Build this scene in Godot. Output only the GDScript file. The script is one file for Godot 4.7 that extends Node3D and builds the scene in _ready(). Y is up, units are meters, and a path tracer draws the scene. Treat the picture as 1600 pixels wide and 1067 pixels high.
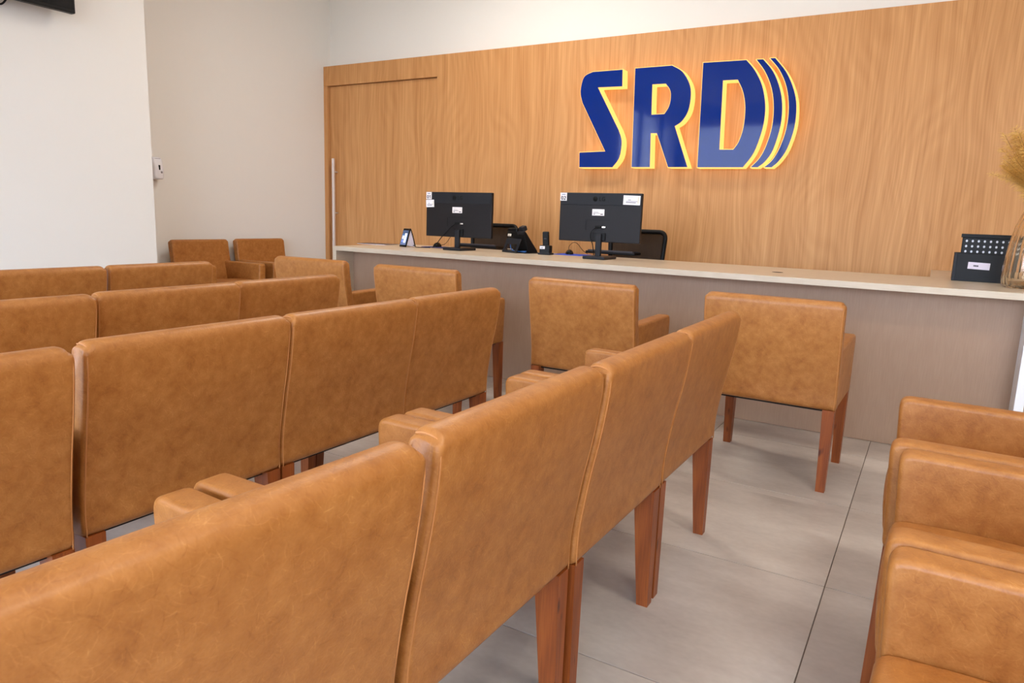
extends Node3D

# ---------------------------------------------------------------- camera and light
const FOCAL := 1101.19          # pixels, image 1600 x 1067
const EYE := Vector3(0, 1.2, 0)
const D := 6.1                  # wood wall: z = -D
const CT := 0.916               # counter top height
var cam_basis: Basis
var M := {}
var used := {}

func set_up_view() -> void:
	cam_basis = Basis(Vector3.UP, 0.5315) * Basis(Vector3.RIGHT, -0.1756) * Basis(Vector3.BACK, 0.0344)
	var cam := Camera3D.new()
	cam.name = "camera"
	cam.transform = Transform3D(cam_basis, EYE)
	cam.fov = rad_to_deg(2.0 * atan(533.5 / FOCAL))
	cam.near = 0.03
	cam.far = 200.0
	add_child(cam)
	cam.current = true
	var env := Environment.new()
	var sky := Sky.new()
	var pm := ProceduralSkyMaterial.new()
	pm.sky_top_color = Color(0.74, 0.85, 1.0)
	pm.sky_horizon_color = Color(0.88, 0.93, 1.0)
	pm.ground_bottom_color = Color(0.55, 0.54, 0.52)
	pm.ground_horizon_color = Color(0.62, 0.61, 0.60)
	pm.sky_energy_multiplier = 1.0
	sky.sky_material = pm
	env.background_mode = Environment.BG_SKY
	env.sky = sky
	env.background_energy_multiplier = SKY_ENERGY
	env.tonemap_mode = Environment.TONE_MAPPER_LINEAR
	env.tonemap_exposure = EXPOSURE
	env.sdfgi_enabled = true
	env.ssao_enabled = true
	env.ssil_enabled = true
	var we := WorldEnvironment.new()
	we.name = "environment"
	we.environment = env
	add_child(we)

const SKY_ENERGY := 12.0
const EXPOSURE := 1.1
# energy of each ceiling panel, by column (from the television wall) and row (from the counter)
const PANEL_ENERGY := [[5.0, 0.0, 0.0], [0.8, 1.0, 0.0], [0.0, 4.6, 4.6]]
const PANEL_COLOR := Color(1.0, 0.965, 0.92)

# ---------------------------------------------------------------- pixel to place (a pixel gives a direction, a plane the distance)
func ray(px: float, py: float) -> Vector3:
	return cam_basis * Vector3((px - 800.0) / FOCAL, -(py - 533.0) / FOCAL, -1.0)

func on_x(px: float, py: float, x: float) -> Vector3:
	var d := ray(px, py)
	return EYE + d * ((x - EYE.x) / d.x)

func on_y(px: float, py: float, y: float) -> Vector3:
	var d := ray(px, py)
	return EYE + d * ((y - EYE.y) / d.y)

func on_z(px: float, py: float, z: float) -> Vector3:
	var d := ray(px, py)
	return EYE + d * ((z - EYE.z) / d.z)

# ---------------------------------------------------------------- nodes
func numbered(called: String) -> String:
	if not used.has(called):
		used[called] = 0
		return called
	used[called] += 1
	return "%s_%03d" % [called, used[called]]

func tag(o: Node, label := "", category := "", group := "", kind := "") -> Node:
	if label: o.set_meta("label", label)
	if category: o.set_meta("category", category)
	if group: o.set_meta("group", group)
	if kind: o.set_meta("kind", kind)
	return o

func thing(called: String, label: String, category: String, at := Vector3.ZERO, turn := 0.0, group := "") -> Node3D:
	var o := Node3D.new()
	o.name = numbered(called)
	add_child(o)
	o.position = at
	o.rotation.y = turn
	tag(o, label, category, group)
	return o

func setting(called: String, at := Vector3.ZERO) -> Node3D:
	var o := Node3D.new()
	o.name = called
	add_child(o)
	o.position = at
	o.set_meta("kind", "structure")
	return o

func part(called: String, mesh: Mesh, mat: Material, parent: Node, at := Vector3.ZERO, label := "") -> MeshInstance3D:
	var o := MeshInstance3D.new()
	o.name = called
	o.mesh = mesh
	o.material_override = mat
	parent.add_child(o, true)
	o.position = at
	if label: o.set_meta("label", label)
	return o

# ---------------------------------------------------------------- shapes
func begin(smooth := true) -> SurfaceTool:
	var st := SurfaceTool.new()
	st.begin(Mesh.PRIMITIVE_TRIANGLES)
	st.set_smooth_group(0 if smooth else -1)
	return st

func finish(st: SurfaceTool) -> ArrayMesh:
	st.generate_normals()
	return st.commit()

func tri(st: SurfaceTool, a: Vector3, b: Vector3, c: Vector3, n: Vector3) -> void:
	# clockwise as seen from the side n points to
	if (b - a).cross(c - a).dot(n) > 0.0:
		st.add_vertex(a); st.add_vertex(c); st.add_vertex(b)
	else:
		st.add_vertex(a); st.add_vertex(b); st.add_vertex(c)

func quad(st: SurfaceTool, a: Vector3, b: Vector3, c: Vector3, d: Vector3, n: Vector3) -> void:
	tri(st, a, b, c, n)
	tri(st, a, c, d, n)

# eight corners: bottom four then top four, each round the same way
func hexa(st: SurfaceTool, p: Array) -> void:
	var mid := Vector3.ZERO
	for v in p: mid += v / 8.0
	for f in [[0, 1, 2, 3], [4, 5, 6, 7], [0, 1, 5, 4], [1, 2, 6, 5], [2, 3, 7, 6], [3, 0, 4, 7]]:
		var c: Vector3 = (p[f[0]] + p[f[1]] + p[f[2]] + p[f[3]]) / 4.0
		quad(st, p[f[0]], p[f[1]], p[f[2]], p[f[3]], c - mid)

func box_between(st: SurfaceTool, lo: Vector3, hi: Vector3) -> void:
	hexa(st, [Vector3(lo.x, lo.y, lo.z), Vector3(hi.x, lo.y, lo.z), Vector3(hi.x, lo.y, hi.z), Vector3(lo.x, lo.y, hi.z),
		Vector3(lo.x, hi.y, lo.z), Vector3(hi.x, hi.y, lo.z), Vector3(hi.x, hi.y, hi.z), Vector3(lo.x, hi.y, hi.z)])

func box_mesh(lo: Vector3, hi: Vector3) -> ArrayMesh:
	var st := begin(false)
	box_between(st, lo, hi)
	return finish(st)

# box with rounded edges, centred; normals are exact
func rounded(size: Vector3, r: float, seg := 3) -> ArrayMesh:
	var st := SurfaceTool.new()
	st.begin(Mesh.PRIMITIVE_TRIANGLES)
	rounded_into(st, Vector3.ZERO, size, r, seg)
	return st.commit()

func rounded_into(st: SurfaceTool, at: Vector3, size: Vector3, r: float, seg := 3, turn := Basis()) -> void:
	var h := size / 2.0
	r = minf(r, minf(h.x, minf(h.y, h.z)) * 0.999)
	for axis in 3:
		var u := (axis + 1) % 3
		var v := (axis + 2) % 3
		var cu := edge_steps(h[u], r, seg)
		var cv := edge_steps(h[v], r, seg)
		for side in [-1.0, 1.0]:
			for i in cu.size() - 1:
				for j in cv.size() - 1:
					var ps := []
					var ns := []
					for k in [[i, j], [i + 1, j], [i + 1, j + 1], [i, j + 1]]:
						var q := Vector3.ZERO
						q[axis] = side * h[axis]
						q[u] = cu[k[0]]
						q[v] = cv[k[1]]
						var c := q.clamp(-h + Vector3.ONE * r, h - Vector3.ONE * r)
						var n := (q - c).normalized()
						ps.append(at + turn * (c + n * r))
						ns.append(turn * n)
					var face: Vector3 = ns[0] + ns[1] + ns[2] + ns[3]
					var order := [0, 1, 2, 0, 2, 3]
					if (ps[1] - ps[0]).cross(ps[2] - ps[0]).dot(face) > 0.0:
						order = [0, 2, 1, 0, 3, 2]
					for k in order:
						st.set_normal(ns[k])
						st.add_vertex(ps[k])

func edge_steps(h: float, r: float, seg: int) -> PackedFloat32Array:
	var out := PackedFloat32Array()
	for k in seg + 1:
		out.append(-h + r - r * tan(PI / 4 * (1.0 - float(k) / seg)))
	for k in seg + 1:
		out.append(h - r + r * tan(PI / 4 * float(k) / seg))
	return out

# polygon with rounded corners
func round_poly(pts: Array, radii: Array, seg := 5) -> PackedVector2Array:
	var out := PackedVector2Array()
	var n := pts.size()
	for i in n:
		var p: Vector2 = pts[i]
		var a: Vector2 = pts[(i + n - 1) % n]
		var b: Vector2 = pts[(i + 1) % n]
		var r: float = radii[i]
		if r <= 0.0:
			out.append(p)
			continue
		var pa: Vector2 = p + (a - p).normalized() * r
		var pb: Vector2 = p + (b - p).normalized() * r
		for k in seg + 1:
			var t := float(k) / seg
			out.append(pa.lerp(p, t).lerp(p.lerp(pb, t), t))
	return out

func inset(poly: PackedVector2Array, by: float) -> PackedVector2Array:
	var out := PackedVector2Array()
	var area := 0.0
	var n := poly.size()
	for i in n: area += poly[i].cross(poly[(i + 1) % n])
	var s := 1.0 if area > 0 else -1.0
	for i in n:
		var e1 := (poly[i] - poly[(i + n - 1) % n]).normalized()
		var e2 := (poly[(i + 1) % n] - poly[i]).normalized()
		var nn := (Vector2(-e1.y, e1.x) + Vector2(-e2.y, e2.x)).normalized() * s
		var k := maxf(0.5, nn.dot(Vector2(-e1.y, e1.x) * s))
		out.append(poly[i] + nn * by / k)
	return out

# profile in (z, y) drawn out along x with rounded side edges; crown bulges the middle outwards
func draw_out(st: SurfaceTool, poly: PackedVector2Array, x0: float, x1: float, r: float, seg := 4, crown := 0.0, mids := 6, corner := 0.0, top := 0.0) -> void:
	var rows := []
	var xs := []
	var hx := (x1 - x0) / 2.0
	var cx := (x1 + x0) / 2.0
	for k in seg + 1:
		var a := PI / 2 * float(k) / seg
		xs.append(x0 + r * (1.0 - cos(a)))
		rows.append(inset(poly, r * (1.0 - sin(a))))
	if corner > r:
		for k in [0.3, 0.6, 1.0]:
			xs.append(lerpf(x0 + r, x0 + corner, k))
			rows.append(poly)
	for k in range(1, mids):
		var t := float(k) / mids
		xs.append(lerpf(x0 + maxf(r, corner), x1 - maxf(r, corner), t))
		rows.append(inset(poly, -crown * sin(PI * t)))
	if corner > r:
		for k in [1.0, 0.6, 0.3]:
			xs.append(lerpf(x1 - r, x1 - corner, k))
			rows.append(poly)
	for k in seg + 1:
		var a := PI / 2 * (1.0 - float(k) / seg)
		xs.append(x1 - r * (1.0 - cos(a)))
		rows.append(inset(poly, r * (1.0 - sin(a))))
	var mid := Vector2.ZERO
	for p in poly: mid += p / poly.size()
	var n := poly.size()
	var area := 0.0
	for i in n: area += poly[i].cross(poly[(i + 1) % n])
	var s := 1.0 if area > 0 else -1.0
	for k in rows.size() - 1:
		for i in n:
			var j := (i + 1) % n
			var e: Vector2 = poly[j] - poly[i]
			var out2 := Vector2(e.y, -e.x) * s
			var A := Vector3(xs[k], rows[k][i].y, rows[k][i].x)
			var B := Vector3(xs[k], rows[k][j].y, rows[k][j].x)
			var C := Vector3(xs[k + 1], rows[k + 1][j].y, rows[k + 1][j].x)
			var E := Vector3(xs[k + 1], rows[k + 1][i].y, rows[k + 1][i].x)
			if corner > 0.0:
				A = softened(A, cx, hx, corner, top)
				B = softened(B, cx, hx, corner, top)
				C = softened(C, cx, hx, corner, top)
				E = softened(E, cx, hx, corner, top)
			quad(st, A, B, C, E, Vector3(0, out2.y, out2.x))
	for end in [0, rows.size() - 1]:
		var idx := Geometry2D.triangulate_polygon(rows[end])
		var q: PackedVector2Array = rows[end]
		if idx.is_empty():
			for i in n:
				tri(st, Vector3(xs[end], mid.y, mid.x), Vector3(xs[end], q[i].y, q[i].x), Vector3(xs[end], q[(i + 1) % n].y, q[(i + 1) % n].x), Vector3(-1 if end == 0 else 1, 0, 0))
		for t in range(0, idx.size(), 3):
			var v := []
			for k in 3:
				var p := Vector3(xs[end], q[idx[t + k]].y, q[idx[t + k]].x)
				v.append(softened(p, cx, hx, corner, top) if corner > 0.0 else p)
			tri(st, v[0], v[1], v[2], Vector3(-1 if end == 0 else 1, 0, 0))

# turns the square top corners of a drawn-out shape into round ones
func softened(p: Vector3, cx: float, hx: float, corner: float, top: float) -> Vector3:
	var dx := absf(p.x - cx) - (hx - corner)
	var dy := p.y - (top - corner)
	if dx <= 0.0 or dy <= 0.0: return p
	var f := maxf(dx, dy) / sqrt(dx * dx + dy * dy)
	return Vector3(cx + signf(p.x - cx) * (hx - corner + dx * f), top - corner + dy * f, p.z)

func tube_into(st: SurfaceTool, path: Array, radius, seg := 8, caps := true) -> void:
	var n := path.size()
	var rings := []
	var up := Vector3.UP
	for i in n:
		var t: Vector3 = (path[mini(i + 1, n - 1)] - path[maxi(i - 1, 0)]).normalized()
		if absf(t.dot(up)) > 0.95: up = Vector3.RIGHT if absf(t.x) < 0.8 else Vector3.BACK
		var a := t.cross(up).normalized()
		var b := a.cross(t).normalized()
		up = b
		var r: float = radius[i] if radius is Array else radius
		var ring := []
		for k in seg:
			var an := TAU * k / seg
			ring.append(path[i] + (a * cos(an) + b * sin(an)) * r)
		rings.append(ring)
	for i in n - 1:
		for k in seg:
			var j := (k + 1) % seg
			quad(st, rings[i][k], rings[i][j], rings[i + 1][j], rings[i + 1][k], rings[i][k] + rings[i][j] - 2.0 * path[i])
	if caps:
		for e in [0, n - 1]:
			var dir: Vector3 = path[0] - path[1] if e == 0 else path[n - 1] - path[n - 2]
			for k in seg:
				tri(st, path[e], rings[e][k], rings[e][(k + 1) % seg], dir)

func tube(path: Array, radius, seg := 8) -> ArrayMesh:
	var st := begin()
	tube_into(st, path, radius, seg)
	return finish(st)

func smooth_path(pts: Array, per := 8) -> Array:
	var c := Curve3D.new()
	for i in pts.size():
		var d: Vector3 = (pts[mini(i + 1, pts.size() - 1)] - pts[maxi(i - 1, 0)]) / 5.0
		c.add_point(pts[i], -d, d)
	var out := []
	var total := per * (pts.size() - 1)
	for k in total + 1:
		out.append(c.sample(int(float(k) / per) if k < total else pts.size() - 2, float(k % per) / per if k < total else 1.0))
	return out

# profile of (radius, height) turned round y; flutes makes ribs
func lathe_into(st: SurfaceTool, prof: Array, seg := 32, flutes := 0, depth := 0.0, outward := 1.0) -> void:
	for i in prof.size() - 1:
		for k in seg:
			var q := []
			for s in [[i, k], [i, k + 1], [i + 1, k + 1], [i + 1, k]]:
				var a: float = TAU * s[1] / seg
				var p: Vector2 = prof[s[0]]
				var r: float = p.x * (1.0 + (depth * absf(cos(a * flutes / 2.0)) if flutes and p.x > 0.03 else 0.0))
				q.append(Vector3(cos(a) * r, p.y, sin(a) * r))
			var e: Vector2 = prof[i + 1] - prof[i]
			var am: float = TAU * (k + 0.5) / seg
			var nn := Vector3(cos(am) * e.y, -e.x, sin(am) * e.y) * outward
			if q[0].distance_squared_to(q[1]) > 1e-12: tri(st, q[0], q[1], q[2], nn)
			if q[2].distance_squared_to(q[3]) > 1e-12: tri(st, q[0], q[2], q[3], nn)

func lathe(prof: Array, seg := 32, flutes := 0, depth := 0.0) -> ArrayMesh:
	var st := begin()
	lathe_into(st, prof, seg, flutes, depth)
	return finish(st)

# flat polygon in (x, y) drawn out in z from z0 (back) to z1 (front)
func slab_into(st: SurfaceTool, poly: PackedVector2Array, z0: float, z1: float, back := true, front := true) -> void:
	var idx := Geometry2D.triangulate_polygon(poly)
	for t in range(0, idx.size(), 3):
		var a := poly[idx[t]]
		var b := poly[idx[t + 1]]
		var c := poly[idx[t + 2]]
		if front: tri(st, Vector3(a.x, a.y, z1), Vector3(b.x, b.y, z1), Vector3(c.x, c.y, z1), Vector3.BACK)
		if back: tri(st, Vector3(a.x, a.y, z0), Vector3(b.x, b.y, z0), Vector3(c.x, c.y, z0), Vector3.FORWARD)
	var n := poly.size()
	var area := 0.0
	for i in n: area += poly[i].cross(poly[(i + 1) % n])
	var s := 1.0 if area > 0 else -1.0
	for i in n:
		var p := poly[i]
		var q := poly[(i + 1) % n]
		var e := q - p
		quad(st, Vector3(p.x, p.y, z0), Vector3(q.x, q.y, z0), Vector3(q.x, q.y, z1), Vector3(p.x, p.y, z1), Vector3(e.y * s, -e.x * s, 0))

func slab(poly: PackedVector2Array, z0: float, z1: float) -> ArrayMesh:
	var st := begin(false)
	slab_into(st, poly, z0, z1)
	return finish(st)

# ---------------------------------------------------------------- materials
func plain(c: Color, rough := 0.6, metal := 0.0, spec := 0.5) -> StandardMaterial3D:
	var m := StandardMaterial3D.new()
	m.albedo_color = c
	m.roughness = rough
	m.metallic = metal
	m.metallic_specular = spec
	return m

func rgb8(r: float, g: float, b: float) -> Color:
	return Color(r / 255.0, g / 255.0, b / 255.0)

func noise(s: int, f: float, oct := 4, kind := FastNoiseLite.TYPE_SIMPLEX_SMOOTH) -> FastNoiseLite:
	var n := FastNoiseLite.new()
	n.seed = s
	n.noise_type = kind
	n.frequency = f
	n.fractal_octaves = oct
	n.fractal_type = FastNoiseLite.FRACTAL_FBM if oct > 1 else FastNoiseLite.FRACTAL_NONE
	return n

func image_of(w: int, h: int, data: PackedByteArray) -> ImageTexture:
	return ImageTexture.create_from_image(Image.create_from_data(w, h, false, Image.FORMAT_RGB8, data))

func seamless(s: int, f: float, size: int, oct := 4) -> PackedByteArray:
	var im := noise(s, f, oct).get_seamless_image(size, size, false, false, 0.15, true)
	im.convert(Image.FORMAT_L8)
	return im.get_data()

func ramp(stops: Array, t: float) -> Color:
	t = clampf(t, 0.0, 0.9999) * (stops.size() - 1)
	var i := int(t)
	return (stops[i] as Color).lerp(stops[i + 1], t - i)

func leather_textures() -> void:
	var S := 1024
	var big := seamless(11, 0.006, S, 3)
	var med := seamless(12, 0.022, S, 4)
	var fine := seamless(13, 0.11, S, 3)
	var marks := PackedFloat32Array()
	marks.resize(S * S)
	var rng := RandomNumberGenerator.new()
	rng.seed = 5
	for k in 6500:      # short pale scuffs rubbed into the hide
		var x := rng.randf() * S
		var y := rng.randf() * S
		var a := rng.randfn(0.9, 0.75)
		var bend := rng.randf_range(-0.05, 0.05)
		var long := int(rng.randf_range(10, 42))
		var amp := rng.randf_range(0.05, 0.30) * (1.0 if rng.randf() < 0.66 else -0.8)
		for i in long:
			a += bend
			x += cos(a)
			y += sin(a)
			var w := sin(PI * i / long) * amp
			var at := posmod(int(x), S) + posmod(int(y), S) * S
			marks[at] = marks[at] + w
			for side in [[1, 0, 0.6], [0, 1, 0.6], [1, 1, 0.4], [-1, 0, 0.3], [0, -1, 0.3]]:
				var at2: int = posmod(int(x) + side[0], S) + posmod(int(y) + side[1], S) * S
				marks[at2] = marks[at2] + w * side[2]
	var stops := [rgb8(135, 81, 34), rgb8(161, 102, 47), rgb8(178, 119, 61), rgb8(198, 142, 80)]
	var data := PackedByteArray()
	data.resize(S * S * 3)
	var bump := PackedByteArray()
	bump.resize(S * S)
	for i in S * S:
		var t := 0.44 + (big[i] / 255.0 - 0.5) * 0.34 + (med[i] / 255.0 - 0.5) * 0.36 + (fine[i] / 255.0 - 0.5) * 0.16 + clampf(marks[i], -0.35, 0.6) * 0.42
		var c := ramp(stops, t)
		data[i * 3] = int(c.r * 255)
		data[i * 3 + 1] = int(c.g * 255)
		data[i * 3 + 2] = int(c.b * 255)
		bump[i] = clampi(int(128 + (fine[i] - 128) * 0.5 + marks[i] * 50), 0, 255)
	var tex := image_of(S, S, data)
	var bt := ImageTexture.create_from_image(Image.create_from_data(S, S, false, Image.FORMAT_L8, bump))
	var m := plain(Color.WHITE, 0.42, 0.0, 0.44)
	m.albedo_texture = tex
	m.uv1_triplanar = true
	m.uv1_world_triplanar = true
	m.uv1_triplanar_sharpness = 6.0
	m.uv1_scale = Vector3.ONE * 1.25
	m.heightmap_enabled = true
	m.heightmap_texture = bt
	m.heightmap_scale = 0.05
	M.leather = m
	var p := plain(rgb8(187, 124, 68), 0.5)
	M.piping = p

func wood_textures() -> void:
	var W := 2048
	var H := 768
	var warp := noise(21, 1.0, 2)
	var band := noise(22, 1.0, 3)
	var fine := noise(23, 1.0, 2)
	var ringn := noise(24, 1.0, 2)
	var stops := [rgb8(164, 112, 66), rgb8(188, 133, 81), rgb8(205, 151, 98), rgb8(222, 171, 118)]
	var data := PackedByteArray()
	data.resize(W * H * 3)
	for j in H:
		var y := j * 2.9 / H
		for i in W:
			var x := i * 7.0 / W
			var xx := x + warp.get_noise_2d(x * 1.6, y * 0.5) * 0.035
			var t := 0.52 + band.get_noise_2d(xx * 9.0, y * 0.10) * 0.22 + fine.get_noise_2d(xx * 62.0, y * 1.1) * 0.24
			t += 0.05 * sin(TAU * (xx * 11.0 + 3.0 * ringn.get_noise_2d(x * 1.3, y * 0.6)))
			var c := ramp(stops, t)
			var at := (j * W + i) * 3
			data[at] = int(c.r * 255)
			data[at + 1] = int(c.g * 255)
			data[at + 2] = int(c.b * 255)
	var m := plain(Color.WHITE, 0.5, 0.0, 0.35)
	m.albedo_texture = image_of(W, H, data)
	m.uv1_triplanar = true
	m.uv1_world_triplanar = true
	m.uv1_triplanar_sharpness = 12.0
	m.uv1_scale = Vector3(1.0 / 7.0, 1.0 / 2.9, 1.0 / 7.0)
	M.oak = m
	# chair legs: reddish stained timber with a few knots
	W = 256
	H = 512
	data = PackedByteArray()
	data.resize(W * H * 3)
	stops = [rgb8(68, 26, 7), rgb8(117, 55, 17), rgb8(146, 75, 28), rgb8(164, 93, 40)]
	for j in H:
		for i in W:
			var x := i / 256.0 * 0.4
			var y := j / 512.0 * 0.8
			var t := 0.58 + band.get_noise_2d(x * 20.0 + 50.0, y * 2.2) * 0.30 + fine.get_noise_2d(x * 170.0, y * 6.0) * 0.18
			var k := ringn.get_noise_2d(x * 16.0 + 7.0, y * 7.0)
			if k > 0.60: t -= (k - 0.60) * 2.5
			var c := ramp(stops, t)
			var at := (j * W + i) * 3
			data[at] = int(c.r * 255)
			data[at + 1] = int(c.g * 255)
			data[at + 2] = int(c.b * 255)
	m = plain(Color.WHITE, 0.42, 0.0, 0.45)
	m.albedo_texture = image_of(W, H, data)
	m.uv1_triplanar = true
	m.uv1_world_triplanar = true
	m.uv1_scale = Vector3(2.5, 1.25, 2.5)
	M.leg = m

func floor_textures() -> void:
	var S := 1024
	var a := noise(31, 1.0, 4)
	var b := noise(32, 1.0, 3)
	var c2 := noise(33, 1.0, 2)
	var stops := [rgb8(156, 144, 134), rgb8(181, 170, 160), rgb8(198, 188, 178), rgb8(215, 207, 198)]
	var data := PackedByteArray()
	data.resize(S * S * 3)
	for j in S:
		var z := j * 3.2 / S
		for i in S:
			var x := i * 3.2 / S
			var t := 0.52 + a.get_noise_2d(x * 1.3, z * 2.0) * 0.38 + b.get_noise_2d(x * 3.2, z * 11.0) * 0.13 + c2.get_noise_2d(x * 26.0, z * 40.0) * 0.08
			var c := ramp(stops, t)
			var at := (j * S + i) * 3
			data[at] = int(c.r * 255)
			data[at + 1] = int(c.g * 255)
			data[at + 2] = int(c.b * 255)
	var tex := image_of(S, S, data)
	M.tiles = []
	for k in 3:
		var m := plain(Color.WHITE, 0.30, 0.0, 0.45)
		m.albedo_texture = tex
		m.uv1_triplanar = true
		m.uv1_world_triplanar = true
		m.uv1_scale = Vector3.ONE / 3.2
		m.uv1_offset = Vector3(0.37 * k, 0.0, 0.61 * k)
		M.tiles.append(m)

# thin even lines: linen laminate of the counter
func lined(c: Color, other: Color, vertical: bool, s: int, rough: float) -> StandardMaterial3D:
	var S := 512
	var n := noise(s, 1.0, 3)
	var data := PackedByteArray()
	data.resize(S * S * 3)
	for j in S:
		for i in S:
			var u := i if vertical else j
			var v := j if vertical else i
			var t := clampf(0.5 + n.get_noise_2d(u * 0.35, v * 0.012) * 0.8 + n.get_noise_2d(u * 0.02, v * 0.008 + 90.0) * 0.4, 0.0, 1.0)
			var q := c.lerp(other, t)
			var at := (j * S + i) * 3
			data[at] = int(q.r * 255)
			data[at + 1] = int(q.g * 255)
			data[at + 2] = int(q.b * 255)
	var m := plain(Color.WHITE, rough, 0.0, 0.4)
	m.albedo_texture = image_of(S, S, data)
	m.uv1_triplanar = true
	m.uv1_world_triplanar = true
	m.uv1_scale = Vector3.ONE * 0.9
	return m

# small printed sheet drawn with bars and blocks
func printed(w: int, h: int, ground: Color, marks: Array, rough := 0.6) -> StandardMaterial3D:
	var im := Image.create(w, h, false, Image.FORMAT_RGB8)
	im.fill(ground)
	for k in marks:
		im.fill_rect(Rect2i(k[0], k[1], k[2], k[3]), k[4])
	var m := plain(Color.WHITE, rough)
	m.albedo_texture = ImageTexture.create_from_image(im)
	m.texture_repeat = false
	return m

func make_materials() -> void:
	leather_textures()
	wood_textures()
	floor_textures()
	M.wall = plain(rgb8(233, 231, 226), 0.9, 0.0, 0.3)
	var nt := NoiseTexture2D.new()
	nt.width = 512
	nt.height = 512
	nt.seamless = true
	nt.noise = noise(41, 0.02, 4)
	M.wall.heightmap_enabled = true
	M.wall.heightmap_texture = nt
	M.wall.heightmap_scale = 0.08
	M.wall.uv1_triplanar = true
	M.wall.uv1_world_triplanar = true
	M.wall.uv1_scale = Vector3.ONE * 0.7
	M.ceiling = plain(rgb8(240, 237, 232), 0.9, 0.0, 0.3)
	M.grout = plain(rgb8(120, 104, 92), 0.9)
	M.worktop = lined(rgb8(194, 177, 154), rgb8(204, 188, 166), false, 51, 0.28)
	M.front = lined(rgb8(162, 131, 108), rgb8(169, 139, 115), true, 52, 0.5)
	M.white_panel = plain(rgb8(240, 240, 242), 0.5)
	M.black = plain(rgb8(16, 15, 16), 0.45, 0.0, 0.32)
	M.monitor = plain(rgb8(28, 24, 25), 0.42, 0.0, 0.32)
	M.gloss_black = plain(rgb8(13, 13, 15), 0.22, 0.0, 0.32)
	M.grey_plastic = plain(rgb8(66, 64, 72), 0.4, 0.0, 0.32)
	M.dark_grey = plain(rgb8(30, 30, 34), 0.45, 0.0, 0.32)
	M.rubber = plain(rgb8(12, 12, 12), 0.7, 0.0, 0.32)
	M.white_plastic = plain(rgb8(236, 236, 244), 0.35)
	M.lilac = plain(rgb8(206, 200, 214), 0.5)
	M.steel = plain(rgb8(224, 216, 212), 0.35, 0.3)
	M.chrome = plain(rgb8(225, 225, 225), 0.15, 1.0)
	M.blue_pad = plain(rgb8(24, 70, 190), 0.7)
	M.navy_pad = plain(rgb8(22, 34, 96), 0.7)
	M.blue_cable = plain(rgb8(30, 86, 150), 0.5)
	M.blue_face = plain(rgb8(0, 36, 120), 0.05, 0.0, 0.32)
	var glow := plain(rgb8(150, 110, 60), 0.5)
	glow.emission_enabled = true
	glow.emission = Color(1.0, 0.77, 0.40)
	glow.emission_energy_multiplier = 1.25
	M.sign_glow = glow
	var lamp := plain(Color(1, 1, 1), 0.6)
	lamp.emission_enabled = true
	lamp.emission = PANEL_COLOR
	lamp.emission_energy_multiplier = 1.0
	M.lamp_glow = lamp
	M.mesh_cloth = plain(Color(rgb8(26, 19, 15), 0.93), 0.95)
	M.mesh_cloth.transparency = BaseMaterial3D.TRANSPARENCY_ALPHA
	M.glass = plain(Color(0.95, 0.98, 0.97, 0.05), 0.02)
	M.glass.transparency = BaseMaterial3D.TRANSPARENCY_ALPHA
	M.amber_glass = plain(Color(0.99, 0.965, 0.91, 0.0), 0.03)
	M.amber_glass.refraction_enabled = true
	M.amber_glass.refraction_scale = 0.05
	M.straw = plain(rgb8(200, 150, 66), 0.75)
	M.straw.backlight_enabled = true
	M.straw.backlight = Color(0.35, 0.24, 0.08)
	M.straw_pale = plain(rgb8(222, 178, 96), 0.75)
	M.straw_pale.backlight_enabled = true
	M.straw_pale.backlight = Color(0.35, 0.26, 0.10)
	M.straw_dark = plain(rgb8(150, 104, 40), 0.8)
	M.lining = plain(rgb8(22, 18, 16), 0.9)
	M.paper = plain(rgb8(238, 232, 232), 0.7)
	M.ink = plain(rgb8(40, 46, 70), 0.7)
	M.frame = plain(rgb8(70, 72, 76), 0.4, 0.5)

# ---------------------------------------------------------------- room
const LEFT := -6.19
const COLX := -5.52
const COLZ := -3.545
const RIGHT := 3.6
const FRONT := 5.2
const TOP := 3.9

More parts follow.
